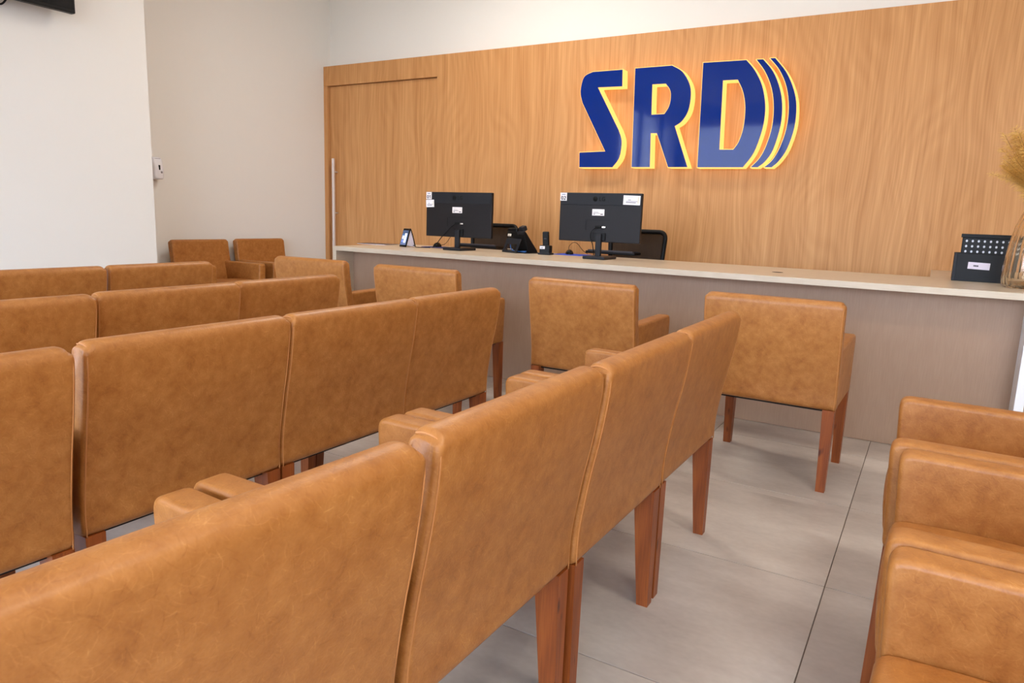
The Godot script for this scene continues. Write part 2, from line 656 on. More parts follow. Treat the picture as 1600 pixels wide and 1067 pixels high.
func build_room() -> void:
	# floor: large square porcelain tiles with narrow recessed joints
	var fl := setting("floor")
	part("slab", box_mesh(Vector3(LEFT - 0.2, -0.2, -6.4), Vector3(RIGHT + 0.2, -0.004, FRONT + 0.2)), M.grout, fl)
	var T := 0.8016
	var gx := -0.184
	var gz := -2.461
	var gap := 0.0016
	var rng := RandomNumberGenerator.new()
	rng.seed = 9
	var cache := {}
	var i0 := int(floor((LEFT - gx) / T))
	var i1 := int(ceil((RIGHT - gx) / T))
	var k0 := int(floor((-6.22 - gz) / T))
	var k1 := int(ceil((FRONT - gz) / T))
	for i in range(i0, i1):
		for k in range(k0, k1):
			var lo := Vector2(maxf(gx + i * T, LEFT) + gap, maxf(gz + k * T, -6.22) + gap)
			var hi := Vector2(minf(gx + (i + 1) * T, RIGHT) - gap, minf(gz + (k + 1) * T, FRONT) - gap)
			var size := Vector3(hi.x - lo.x, 0.012, hi.y - lo.y)
			var key := "%.3f %.3f" % [size.x, size.z]
			if not cache.has(key):
				cache[key] = rounded(size, 0.0012, 1)
			part("tile", cache[key], M.tiles[rng.randi() % 3], fl, Vector3((lo.x + hi.x) / 2, -0.006, (lo.y + hi.y) / 2))
	var ce := setting("ceiling")
	part("slab", box_mesh(Vector3(LEFT - 0.2, TOP, -6.4), Vector3(RIGHT + 0.2, TOP + 0.2, FRONT + 0.2)), M.ceiling, ce)
	# back wall: plaster above, oak laminate panelling below with a sliding door at its left end
	var wb := setting("wall_back")
	part("plaster", box_mesh(Vector3(LEFT - 0.2, -0.1, -6.4), Vector3(RIGHT + 0.2, TOP, -6.21)), M.wall, wb)
	var seam := on_z(683.0, 114.6, -D).x
	var head := on_z(511.2, 134.0, -D).y
	var high := 2.795
	part("wood_panel", rbox_between(Vector3(seam, 0, -6.21), Vector3(RIGHT, high, -D), 0.002), M.oak, wb)
	part("header_panel", rbox_between(Vector3(LEFT, head, -6.21), Vector3(seam - 0.002, high, -D), 0.002), M.oak, wb)
	part("jamb_panel", rbox_between(Vector3(LEFT, 0, -6.21), Vector3(LEFT + 0.06, head - 0.002, -D), 0.002), M.oak, wb)
	var door := setting("door_1", Vector3((LEFT + 0.06 + seam) / 2, 0, -D - 0.03))
	door.set_meta("label", "flush wooden sliding door with a long pull bar")
	var half := (seam - LEFT - 0.06) / 2 - 0.008
	part("door_leaf", rbox_between(Vector3(-half, 0.005, -0.06), Vector3(half, head - 0.004, 0.0), 0.003), M.oak, door)
	var hp := on_z(521.0, 247.0, -D + 0.03)
	var hx := hp.x - door.position.x
	var h := part("handle", rbox_between(Vector3(hx - 0.014, 0.45, 0.05), Vector3(hx + 0.014, hp.y, 0.078), 0.006), M.steel, door, Vector3.ZERO, "brushed steel pull bar")
	for y in [0.65, 1.17, hp.y - 0.15]:
		part("standoff", tube([Vector3(hx, y, 0.0), Vector3(hx, y, 0.055)], 0.008, 10), M.steel, h)
	# left wall: projecting part with the television, then a recess up to the corner
	var wl := setting("wall_left")
	part("projection", box_mesh(Vector3(LEFT - 0.2, -0.1, COLZ), Vector3(COLX, TOP, 1.3)), M.wall, wl)
	part("lintel", box_mesh(Vector3(COLX - 0.2, WINDOW_TOP, 1.3), Vector3(COLX, TOP, FRONT + 0.2)), M.wall, wl)
	part("plinth", box_mesh(Vector3(COLX - 0.2, -0.1, 1.3), Vector3(COLX, 0.12, FRONT + 0.2)), M.wall, wl)
	part("pier", box_mesh(Vector3(COLX - 0.2, 0.12, FRONT), Vector3(COLX, WINDOW_TOP, FRONT + 0.2)), M.wall, wl)
	var side := setting("window_2", Vector3(COLX - 0.1, 0, 0))
	for k in 4:
		var z := lerpf(1.33, FRONT - 0.03, k / 3.0)
		part("mullion", box_mesh(Vector3(-0.04, 0.12, z - 0.03), Vector3(0.04, WINDOW_TOP, z + 0.03)), M.frame, side)
		if k < 3:
			var zb := lerpf(1.33, FRONT - 0.03, (k + 1) / 3.0)
			part("pane", box_mesh(Vector3(-0.004, 0.12, z + 0.03), Vector3(0.004, WINDOW_TOP, zb - 0.03)), M.glass, side)
	part("recess", box_mesh(Vector3(LEFT - 0.2, -0.1, -6.4), Vector3(LEFT, TOP, COLZ)), M.wall, wl)
	var wr := setting("wall_right")
	part("plaster", box_mesh(Vector3(RIGHT, -0.1, -6.4), Vector3(RIGHT + 0.2, TOP, FRONT + 0.2)), M.wall, wr)
	# street front behind the camera: wide glazing under a plastered lintel
	var wf := setting("wall_front")
	var sill := 0.12
	var lintel := WINDOW_TOP
	var w0 := -5.45
	var w1 := 3.2
	part("lintel", box_mesh(Vector3(LEFT, lintel, FRONT), Vector3(RIGHT, TOP, FRONT + 0.2)), M.wall, wf)
	part("plinth", box_mesh(Vector3(LEFT, -0.1, FRONT), Vector3(RIGHT, sill, FRONT + 0.2)), M.wall, wf)
	part("pier", box_mesh(Vector3(LEFT, sill, FRONT), Vector3(w0, lintel, FRONT + 0.2)), M.wall, wf)
	part("pier", box_mesh(Vector3(w1, sill, FRONT), Vector3(RIGHT, lintel, FRONT + 0.2)), M.wall, wf)
	var win := setting("window_1", Vector3(0, 0, FRONT + 0.1))
	var n := 4
	for k in n + 1:
		var x := lerpf(w0 + 0.03, w1 - 0.03, float(k) / n)
		part("mullion", box_mesh(Vector3(x - 0.03, sill, -0.04), Vector3(x + 0.03, lintel, 0.04)), M.frame, win)
	for k in n:
		var xa := lerpf(w0 + 0.03, w1 - 0.03, float(k) / n) + 0.03
		var xb := lerpf(w0 + 0.03, w1 - 0.03, float(k + 1) / n) - 0.03
		part("pane", box_mesh(Vector3(xa, sill, -0.004), Vector3(xb, lintel, 0.004)), M.glass, win)

const WINDOW_TOP := 3.45

func rbox_between(lo: Vector3, hi: Vector3, r: float, seg := 2) -> ArrayMesh:
	var st := SurfaceTool.new()
	st.begin(Mesh.PRIMITIVE_TRIANGLES)
	rounded_into(st, (lo + hi) / 2.0, (hi - lo).abs(), r, seg)
	return st.commit()

func build_ceiling_lights() -> void:
	var diff := rounded(Vector3(1.16, 0.012, 0.56), 0.004, 1)
	var st := begin(false)
	for b in [[-0.6, -0.3, 0.6, -0.28], [-0.6, 0.28, 0.6, 0.3], [-0.6, -0.28, -0.58, 0.28], [0.58, -0.28, 0.6, 0.28]]:
		box_between(st, Vector3(b[0], -0.02, b[1]), Vector3(b[2], 0.02, b[3]))
	var fr := finish(st)
	var cols := ["nearest the television wall", "second from the television wall", "farthest from the television wall"]
	var rows := ["over the counter", "over the armchair rows", "toward the street window"]
	var xs := [-3.2, -0.9, 1.4]
	var zs := [-4.5, -1.2, 1.4]
	for i in 3:
		for k in 3:
			if PANEL_ENERGY[i][k] <= 0.0: continue
			var t := thing("ceiling_light", "white ceiling light panel %s, %s" % [rows[k], cols[i]], "ceiling light", Vector3(xs[i], TOP - 0.022, zs[k]), 0.0, "ceiling light panels")
			part("trim_frame", fr, M.white_plastic, t)
			part("diffuser", diff, M.lamp_glow, t)
			var l := AreaLight3D.new()
			l.name = "lamp"
			l.area_size = Vector2(1.1, 0.5)
			l.light_color = PANEL_COLOR
			l.light_energy = PANEL_ENERGY[i][k]
			l.area_range = 20.0
			l.area_attenuation = 2.0
			l.shadow_enabled = true
			t.add_child(l)
			l.position = Vector3(0, -0.03, 0)
			l.rotation.x = -PI / 2

# ---------------------------------------------------------------- armchair
const HW := 0.3065

func make_chair() -> Node3D:
	var t := Node3D.new()
	# local axes: z = 0 at the rear top ridge, the chair faces -z
	var back := round_poly([Vector2(-0.150, 0.382), Vector2(-0.061, 0.382), Vector2(-0.060, 0.466), Vector2(-0.048, 0.554), Vector2(-0.035, 0.631), Vector2(-0.019, 0.707), Vector2(-0.005, 0.790), Vector2(0.004, 0.880), Vector2(-0.062, 0.884), Vector2(-0.082, 0.707), Vector2(-0.115, 0.554)],
		[0.03, 0.03, 0.03, 0.03, 0.03, 0.03, 0.03, 0.034, 0.028, 0.06, 0.05], 6)
	var st := begin()
	draw_out(st, back, -HW, HW, 0.013, 4, 0.0, 4, 0.030, 0.881)
	var b := part("backrest", finish(st), M.leather, t)
	for s in [-1.0, 1.0]:
		var pts := []
		for p in [Vector2(-0.061, 0.386), Vector2(-0.0595, 0.466), Vector2(-0.0475, 0.554), Vector2(-0.0340, 0.631), Vector2(-0.0185, 0.707), Vector2(-0.0055, 0.790), Vector2(-0.0005, 0.845), Vector2(-0.008, 0.870), Vector2(-0.030, 0.8805), Vector2(-0.052, 0.878)]:
			pts.append(softened(Vector3(s * (HW - 0.0075), p.y, p.x - 0.002), 0.0, HW, 0.030, 0.881))
		part("piping", tube(smooth_path(pts, 4), 0.0019, 6), M.piping, b)
	var arm := round_poly([Vector2(-0.588, 0.384), Vector2(-0.600, 0.677), Vector2(-0.045, 0.672), Vector2(-0.085, 0.384)], [0.03, 0.034, 0.03, 0.03], 6)
	for s in [-1.0, 1.0]:
		st = begin()
		var xa: float = HW - 0.074 if s > 0 else -HW + 0.002
		draw_out(st, arm, xa, xa + 0.072, 0.013, 4, 0.0, 2)
		part("armrest", finish(st), M.leather, t)
	var seat := round_poly([Vector2(-0.590, 0.384), Vector2(-0.603, 0.512), Vector2(-0.45, 0.520), Vector2(-0.25, 0.512), Vector2(-0.09, 0.498), Vector2(-0.09, 0.384)], [0.04, 0.036, 0.08, 0.08, 0.04, 0.04], 5)
	st = begin()
	draw_out(st, seat, -HW + 0.072, HW - 0.072, 0.014, 4, 0.006, 6)
	part("seat", finish(st), M.leather, t)
	part("underside_lining", box_mesh(Vector3(-HW + 0.03, 0.374, -0.565), Vector3(HW - 0.03, 0.390, -0.09)), M.lining, t)
	for s in [-1.0, 1.0]:
		for f in [0, 1]:
			st = begin(false)
			var ot: float = s * (HW - 0.004)
			var it: float = s * (HW - 0.054)
			var ob: float = s * (HW - 0.008)
			var ib: float = s * (HW - 0.046)
			var z := [-0.064, -0.130, -0.064, -0.100] if f == 0 else [-0.586, -0.528, -0.596, -0.556]
			hexa(st, [Vector3(ob, 0, z[2]), Vector3(ib, 0, z[2]), Vector3(ib, 0, z[3]), Vector3(ob, 0, z[3]),
				Vector3(ot, 0.386, z[0]), Vector3(it, 0.386, z[0]), Vector3(it, 0.386, z[1]), Vector3(ot, 0.386, z[1])])
			part("leg", finish(st), M.leg, t)
	return t

func build_chairs() -> void:
	var proto := make_chair()
	var q := PI / 2
	var nth := ["nearest the counter", "second from the counter", "third from the counter", "fourth from the counter"]
	var list := []
	var rows := [
		["row farthest from the television", "armchair row farthest from the television", [[-0.583, -2.354], [-0.581, -1.732], [-0.590, -1.110], [-0.594, -0.460, -0.045]]],
		["second row in front of that farthest from the television", "armchair row second farthest from the television", [[-1.657, -2.404], [-1.645, -1.787], [-1.643, -1.172], [-1.610, -0.524]]],
		["", "armchair row second from the television", [[-2.556, -2.316], [-2.530, -1.696], [-2.500, -1.070]]],
		["", "armchair row closest to the television", [[-3.610, -2.360], [-3.590, -1.728]]]]
	var said := ["row farthest from the television", "third row from the television", "second row from the television", "first row facing the television"]
	for r in 4:
		for k in rows[r][2].size():
			var p: Array = rows[r][2][k]
			list.append([p[0], p[1], q + (p[2] if p.size() > 2 else 0.0), "tan leather armchair %s, in the %s" % [nth[k], said[r]], rows[r][1]])
	var along := ["beside the sliding door end", "second from the sliding door end", "third from the sliding door end", "farthest from the sliding door"]
	var desk := [[-3.545, -3.330, 0.05], [-2.655, -3.322, 0.03], [-1.560, -3.322, 0.0], [-0.603, -3.322, -0.02]]
	for k in 4:
		list.append([desk[k][0], desk[k][1], desk[k][2], "tan leather armchair drawn up to the counter, %s" % along[k], "armchairs facing the counter"])
	list.append([-6.085, -4.322, -q, "tan leather armchair against the recessed wall, near the soap dispenser", "armchairs against the recessed wall"])
	list.append([-6.125, -5.060, -q, "tan leather armchair against the recessed wall, near the sliding door", "armchairs against the recessed wall"])
	var facing := [[0.562, -2.258], [0.586, -1.629], [0.594, -1.006]]
	for k in 3:
		list.append([facing[k][0], facing[k][1], q, "tan leather armchair %s, in the row across the tiled aisle" % nth[k], "armchairs across the aisle"])
	for a in list:
		var c: Node3D = proto.duplicate()
		c.name = numbered("armchair")
		add_child(c)
		c.position = Vector3(a[0], 0, a[1])
		c.rotation.y = a[2]
		tag(c, a[3], "chair", a[4])
	proto.free()

# ---------------------------------------------------------------- counter
const CF := -4.205              # front edge of the worktop
const CP := -4.405              # front panel
const CB := -5.14               # rear edge of the worktop

func build_counter() -> void:
	var xl := on_z(520.0, 384.0, CF).x
	var xr := on_z(1599.5, 492.7, CP).x
	var t := thing("reception_counter", "long beige reception counter with pale linen top below the wall sign", "counter", Vector3((xl + xr) / 2, 0, CP))
	var o := t.position
	part("worktop", rbox_between(Vector3(xl, CT - 0.035, CF) - Vector3(o.x, 0, o.z), Vector3(xr + 0.10, CT, CB) - Vector3(o.x, 0, o.z), 0.0015), M.worktop, t)
	part("return_top", rbox_between(Vector3(on_y(1453, 433, CT).x - o.x, CT - 0.035, -D + 0.002 - o.z), Vector3(xr + 0.10 - o.x, CT, CB - 0.001 - o.z), 0.0015), M.worktop, t)
	part("end_panel", rbox_between(Vector3(xl - o.x, 0, CB - o.z), Vector3(xl + 0.035 - o.x, CT - 0.035, CF - o.z), 0.0015), M.worktop, t)
	part("front_panel", rbox_between(Vector3(xl + 0.035 - o.x, 0.002, -0.02), Vector3(xr - o.x, CT - 0.035, 0.0), 0.001), M.front, t)
	part("end_panel", rbox_between(Vector3(xr - o.x, 0, CB - o.z), Vector3(xr + 0.04 - o.x, CT - 0.035, CF + 0.0 - o.z), 0.0015), M.white_panel, t, Vector3.ZERO, "white end panel")
	part("return_panel", rbox_between(Vector3(xr - o.x, 0, -D + 0.004 - o.z), Vector3(xr + 0.04 - o.x, CT - 0.035, CB - 0.002 - o.z), 0.0015), M.white_panel, t)
	# cable grommet
	var g := on_y(1215, 425, CT)
	var gr := part("cable_grommet", lathe([Vector2(0.033, -0.002), Vector2(0.033, 0.0006), Vector2(0.038, 0.0008), Vector2(0.042, 0.0)], 24), M.worktop, t, g - o)
	part("opening", lathe([Vector2(0.0, 0.0014), Vector2(0.032, 0.0014), Vector2(0.034, 0.0)], 24), M.rubber, gr)

# ---------------------------------------------------------------- sign
func sign_poly(pts: Array) -> PackedVector2Array:
	var out := PackedVector2Array()
	for p in pts:
		var w := on_z(880.0 + p[0] / 4.0, 60.0 + p[1] / 4.0, -D + SIGN_DEPTH)
		out.append(Vector2(w.x, w.y))
	return out

const SIGN_DEPTH := 0.115

# closed outline through points; those flagged keep their corner
func curve_poly(poly: PackedVector2Array, sharp: Array) -> PackedVector2Array:
	var out := PackedVector2Array()
	var n := poly.size()
	for i in n:
		var a := poly[i]
		var b := poly[(i + 1) % n]
		out.append(a)
		if i in sharp and (i + 1) % n in sharp:
			continue
		var ta := (b - poly[(i + n - 1) % n]) * 0.5 if not (i in sharp) else (b - a) * 0.7
		var tb := (poly[(i + 2) % n] - a) * 0.5 if not ((i + 1) % n in sharp) else (b - a) * 0.7
		for k in [0.25, 0.5, 0.75]:
			var t: float = k
			var h1 := 2 * t * t * t - 3 * t * t + 1
			var h2 := t * t * t - 2 * t * t + t
			var h3 := -2 * t * t * t + 3 * t * t
			var h4 := t * t * t - t * t
			out.append(a * h1 + ta * h2 + b * h3 + tb * h4)
	return out

# a ring as two simple pieces, cut through the middle of its hole
func ring_pieces(outer: PackedVector2Array, hole: PackedVector2Array) -> Array:
	var c := 0.0
	for p in hole: c += p.y / hole.size()
	var out := []
	for r in [[-50.0, c], [c, 50.0]]:
		var half := PackedVector2Array([Vector2(-50, r[0]), Vector2(50, r[0]), Vector2(50, r[1]), Vector2(-50, r[1])])
		for a in Geometry2D.intersect_polygons(outer, half):
			for b in Geometry2D.clip_polygons(a, hole):
				out.append(b)
	return out

func rim_into(st: SurfaceTool, poly: PackedVector2Array, z0: float, z1: float, inward := false) -> void:
	var n := poly.size()
	var area := 0.0
	for i in n: area += poly[i].cross(poly[(i + 1) % n])
	var s := (1.0 if area > 0 else -1.0) * (-1.0 if inward else 1.0)
	for i in n:
		var p := poly[i]
		var q := poly[(i + 1) % n]
		var e := q - p
		quad(st, Vector3(p.x, p.y, z0), Vector3(q.x, q.y, z0), Vector3(q.x, q.y, z1), Vector3(p.x, p.y, z1), Vector3(e.y * s, -e.x * s, 0))

func face_into(st: SurfaceTool, poly: PackedVector2Array, z: float, toward: Vector3) -> void:
	var idx := Geometry2D.triangulate_polygon(poly)
	for t in range(0, idx.size(), 3):
		var a := poly[idx[t]]
		var b := poly[idx[t + 1]]
		var c := poly[idx[t + 2]]
		tri(st, Vector3(a.x, a.y, z), Vector3(b.x, b.y, z), Vector3(c.x, c.y, z), toward)

func build_sign() -> void:
	var t := thing("wall_sign", "backlit blue SRD letters with two arcs on the wooden wall", "sign", Vector3(0, 0, -D))
	var S := curve_poly(sign_poly([[370, 193], [368, 297], [216, 304], [345, 570], [364, 640], [350, 740], [306, 803], [100, 803], [101, 711], [262, 704], [120, 400], [108, 330], [130, 240], [186, 207]]), [0, 1, 2, 3, 6, 7, 8, 9, 10, 13])
	var Ro := curve_poly(sign_poly([[450, 185], [680, 167], [744, 205], [788, 280], [797, 355], [780, 450], [740, 515], [696, 546], [775, 802], [655, 802], [585, 590], [546, 590], [540, 802], [427, 802]]), [0, 1, 7, 8, 9, 10, 11, 12, 13])
	var Rh := curve_poly(sign_poly([[556, 285], [641, 280], [668, 320], [672, 370], [660, 425], [632, 470], [550, 475]]), [0, 1, 5, 6])
	var Do := curve_poly(sign_poly([[875, 150], [1145, 133], [1196, 195], [1240, 285], [1260, 385], [1260, 475], [1240, 580], [1190, 712], [1122, 803], [838, 803]]), [0, 1, 8, 9])
	var Dh := curve_poly(sign_poly([[998, 260], [1091, 255], [1124, 330], [1138, 430], [1126, 555], [1096, 645], [1062, 693], [975, 693]]), [0, 1, 6, 7])
	var A1 := curve_poly(sign_poly([[1208, 130], [1250, 128], [1312, 205], [1352, 305], [1368, 410], [1358, 540], [1312, 690], [1262, 765], [1215, 803], [1172, 803], [1228, 745], [1270, 665], [1305, 550], [1316, 430], [1303, 310], [1262, 205]]), [0, 1, 8, 9])
	var A2 := curve_poly(sign_poly([[1293, 122], [1325, 120], [1394, 208], [1440, 315], [1457, 420], [1444, 555], [1398, 688], [1345, 765], [1302, 803], [1256, 803], [1308, 757], [1356, 675], [1395, 560], [1410, 430], [1396, 300], [1352, 195]]), [0, 1, 8, 9])
	var names := ["blue letter S", "blue letter R", "blue letter D", "blue arc beside the letter D", "blue outer arc"]
	var shapes := [[S], [Ro, Rh], [Do, Dh], [A1], [A2]]
	for k in 5:
		var outer: PackedVector2Array = shapes[k][0]
		var holes: Array = shapes[k].slice(1)
		var pieces: Array = ring_pieces(outer, holes[0]) if holes else [outer]
		var zf := SIGN_DEPTH - 0.006
		var st := begin(false)
		for p in pieces:
			face_into(st, p, SIGN_DEPTH, Vector3.BACK)
			face_into(st, p, zf, Vector3.FORWARD)
		rim_into(st, outer, zf, SIGN_DEPTH)
		for h in holes: rim_into(st, h, zf, SIGN_DEPTH, true)
		var f := part("letter" if k < 3 else "arc", finish(st), M.blue_face, t, Vector3.ZERO, names[k])
		st = begin(false)
		var wide: PackedVector2Array = Geometry2D.offset_polygon(outer, 0.006, Geometry2D.JOIN_MITER)[0]
		var narrow := []
		for h in holes: narrow.append(Geometry2D.offset_polygon(h, -0.006, Geometry2D.JOIN_MITER)[0])
		for p in (ring_pieces(wide, narrow[0]) if narrow else [wide]):
			face_into(st, p, zf - 0.001, Vector3.BACK)
		rim_into(st, wide, 0.003, zf - 0.001)
		for h in narrow: rim_into(st, h, 0.003, zf - 0.001, true)
		part("glowing_side", finish(st), M.sign_glow, f, Vector3.ZERO, "glowing amber edge")
	for p in [[975, 200], [1085, 190], [1170, 200], [1262, 190]]:
		var l := OmniLight3D.new()
		l.name = "sign_light"
		l.light_color = Color(1.0, 0.78, 0.42)
		l.light_energy = 0.002
		l.light_size = 0.1
		l.omni_range = 15.0
		l.omni_attenuation = 2.0
		l.shadow_enabled = true
		add_child(l, true)
		l.position = on_z(p[0], p[1], -D + SIGN_DEPTH * 0.5)

# ---------------------------------------------------------------- things on the counter
func label_on(parent: Node, called: String, lo: Vector2, hi: Vector2, z: float, mat: Material, turn := 0.0) -> MeshInstance3D:
	# thin sheet facing +z with picture coordinates
	var st := SurfaceTool.new()
	st.begin(Mesh.PRIMITIVE_TRIANGLES)
	var w := (hi - lo) / 2.0
	var c := [Vector3(-w.x, w.y, 0), Vector3(w.x, w.y, 0), Vector3(w.x, -w.y, 0), Vector3(-w.x, -w.y, 0)]
	var uv := [Vector2(0, 0), Vector2(1, 0), Vector2(1, 1), Vector2(0, 1)]
	for k in [0, 1, 2, 0, 2, 3]:
		st.set_normal(Vector3.BACK)
		st.set_uv(uv[k])
		st.add_vertex(c[k])
	for e in 4:
		var n: Vector3 = (c[e] + c[(e + 1) % 4]).normalized()
		var b := Vector3(0, 0, -0.0008)
		for v in [c[e], c[e] + b, c[(e + 1) % 4] + b, c[e], c[(e + 1) % 4] + b, c[(e + 1) % 4]]:
			st.set_normal(n)
			st.set_uv(Vector2(0.02, 0.02))
			st.add_vertex(v)
	var o := part(called, st.commit(), mat, parent, Vector3((lo.x + hi.x) / 2, (lo.y + hi.y) / 2, z))
	o.rotation.z = turn
	return o

func lettering(text: String, size: float, depth := 0.0006) -> TextMesh:
	var tm := TextMesh.new()
	var f := SystemFont.new()
	f.font_names = PackedStringArray(["Droid Sans"])
	f.font_weight = 700
	tm.font = f
	tm.text = text
	tm.font_size = 32
	tm.pixel_size = size / 32.0
	tm.depth = depth
	tm.curve_step = 4.0
	return tm

func build_monitor(px0: float, py0: float, px1: float, py1: float, basez: float, base_px: float, second: bool) -> void:
	var z := basez - 0.10
	var tl := on_z(px0, py0, z)
	var br := on_z(px1, py1, z)
	var w := br.x - tl.x
	var h := tl.y - br.y
	var cx := (tl.x + br.x) / 2
	var t := thing("computer_monitor", "black monitor seen from behind, wide white sticker at its upper corner opposite the number" if second else "black monitor seen from behind, two white stickers stacked at one corner", "monitor", Vector3(cx, CT, z), 0.0, "monitors on the counter")
	var y0 := br.y - CT
	var y1 := tl.y - CT
	var sh := part("rear_shell", rbox_between(Vector3(-w / 2, y0, -0.03), Vector3(w / 2, y1, 0.0), 0.006), M.monitor, t)
	part("screen", rbox_between(Vector3(-w / 2 + 0.008, y0 + 0.015, -0.0315), Vector3(w / 2 - 0.008, y1 - 0.008, -0.029), 0.0005), M.gloss_black, t)
	part("top_band", rbox_between(Vector3(-w / 2 + 0.004, y1 - h * 0.25, -0.002), Vector3(w / 2 - 0.004, y1 - 0.004, 0.0035), 0.002), M.dark_grey, sh)
	# connector recess: a raised rim with a dark plate
	var st := begin(false)
	var ry := y0 + h * 0.30
	for b in [[-0.105, ry + 0.048, 0.085, ry + 0.053], [-0.105, ry - 0.02, -0.100, ry + 0.048]]:
		box_between(st, Vector3(b[0], b[1], -0.001), Vector3(b[2], b[3], 0.003))
	part("connector_rim", finish(st), M.black, sh)
	var pl := part("cable_plug", rbox_between(Vector3(-0.02, ry - 0.006, 0.0), Vector3(0.03, ry + 0.012, 0.02), 0.004), M.rubber, t)
	part("plug_tip", rbox_between(Vector3(0.03, ry - 0.004, 0.0), Vector3(0.058, ry + 0.008, 0.014), 0.003), M.chrome, pl)
	part("video_cable", tube(smooth_path([Vector3(-0.01, ry, 0.014), Vector3(-0.05, ry - 0.03, 0.028), Vector3(-0.10, ry - 0.07, 0.02), Vector3(-0.17, y0 - 0.01, -0.01), Vector3(-0.24, y0 - 0.05, -0.06), Vector3(-0.32, 0.004, -0.10)] if not second else [Vector3(-0.01, ry, 0.014), Vector3(-0.04, ry - 0.03, 0.03), Vector3(-0.05, ry - 0.08, 0.02), Vector3(-0.04, y0 - 0.02, 0.0), Vector3(-0.05, 0.006, -0.06)], 6), 0.0035, 6), M.rubber, t)
	# stand
	var bx := on_y(base_px, 405.0 if second else 391.0, CT).x - cx
	part("stand_neck", rbox_between(Vector3(bx - 0.022, 0.012, 0.002), Vector3(bx + 0.022, y0 + h * 0.17, 0.03), 0.008), M.dark_grey, t)
	part("neck_hinge", rbox_between(Vector3(bx - 0.045, y0 + 0.01, 0.0), Vector3(bx + 0.045, y0 + h * 0.19, 0.012), 0.004), M.black, t)
	part("stand_base", rbox_between(Vector3(bx - 0.085, 0.0, -0.13), Vector3(bx + 0.085, 0.022, 0.10), 0.006), M.dark_grey, t)
	# stickers
	var ink := rgb8(110, 110, 120)
	var asset := printed(96, 56, rgb8(238, 230, 228), [[10, 26, 40, 3, ink], [10, 34, 52, 3, ink], [10, 42, 14, 5, rgb8(60, 60, 66)], [66, 40, 20, 8, rgb8(50, 50, 56)], [10, 12, 30, 2, rgb8(190, 180, 180)]])
	var wide := printed(128, 64, rgb8(240, 236, 240), [[20, 38, 90, 3, ink], [20, 46, 76, 4, rgb8(70, 70, 84)], [36, 28, 22, 4, ink], [14, 12, 60, 2, rgb8(200, 200, 205)], [108, 10, 12, 44, rgb8(226, 220, 205)]])
	label_on(sh, "asset_sticker", Vector2(-0.055, y1 - h * 0.46), Vector2(0.040, y1 - h * 0.33), 0.0014, asset)
	var num := label_on(sh, "number_sticker", Vector2(-w / 2 + 0.002, y1 - h * 0.17), Vector2(-w / 2 + 0.056, y1 - 0.002), 0.0048, M.paper)
	var dg := part("numeral", lettering("02" if second else "01", 0.038), M.ink, num, Vector3(0.0, -0.010, 0.0004))
	dg.rotation.y = 0.0
	part("print_line", box_mesh(Vector3(-0.014, 0.014, 0), Vector3(0.014, 0.018, 0.0006)), M.blue_cable, num)
	if second:
		label_on(sh, "serial_sticker", Vector2(w / 2 - 0.138, y1 - h * 0.23), Vector2(w / 2 - 0.012, y1 - h * 0.045), 0.0048, wide, -0.02)
	else:
		label_on(sh, "serial_sticker", Vector2(-w / 2 + 0.001, y1 - h * 0.345), Vector2(-w / 2 + 0.082, y1 - h * 0.18), 0.0052, wide, 0.04)
	var lg := part("maker_mark", lathe([Vector2(0.0, 0.001), Vector2(0.017, 0.001), Vector2(0.018, 0.0)], 24), M.rubber, sh, Vector3(-0.035, y1 - h * 0.125, 0.0035))
	lg.rotation.x = PI / 2
	part("maker_letters", lettering("LG", 0.042), M.rubber, sh, Vector3(0.018, y1 - h * 0.125, 0.0038))

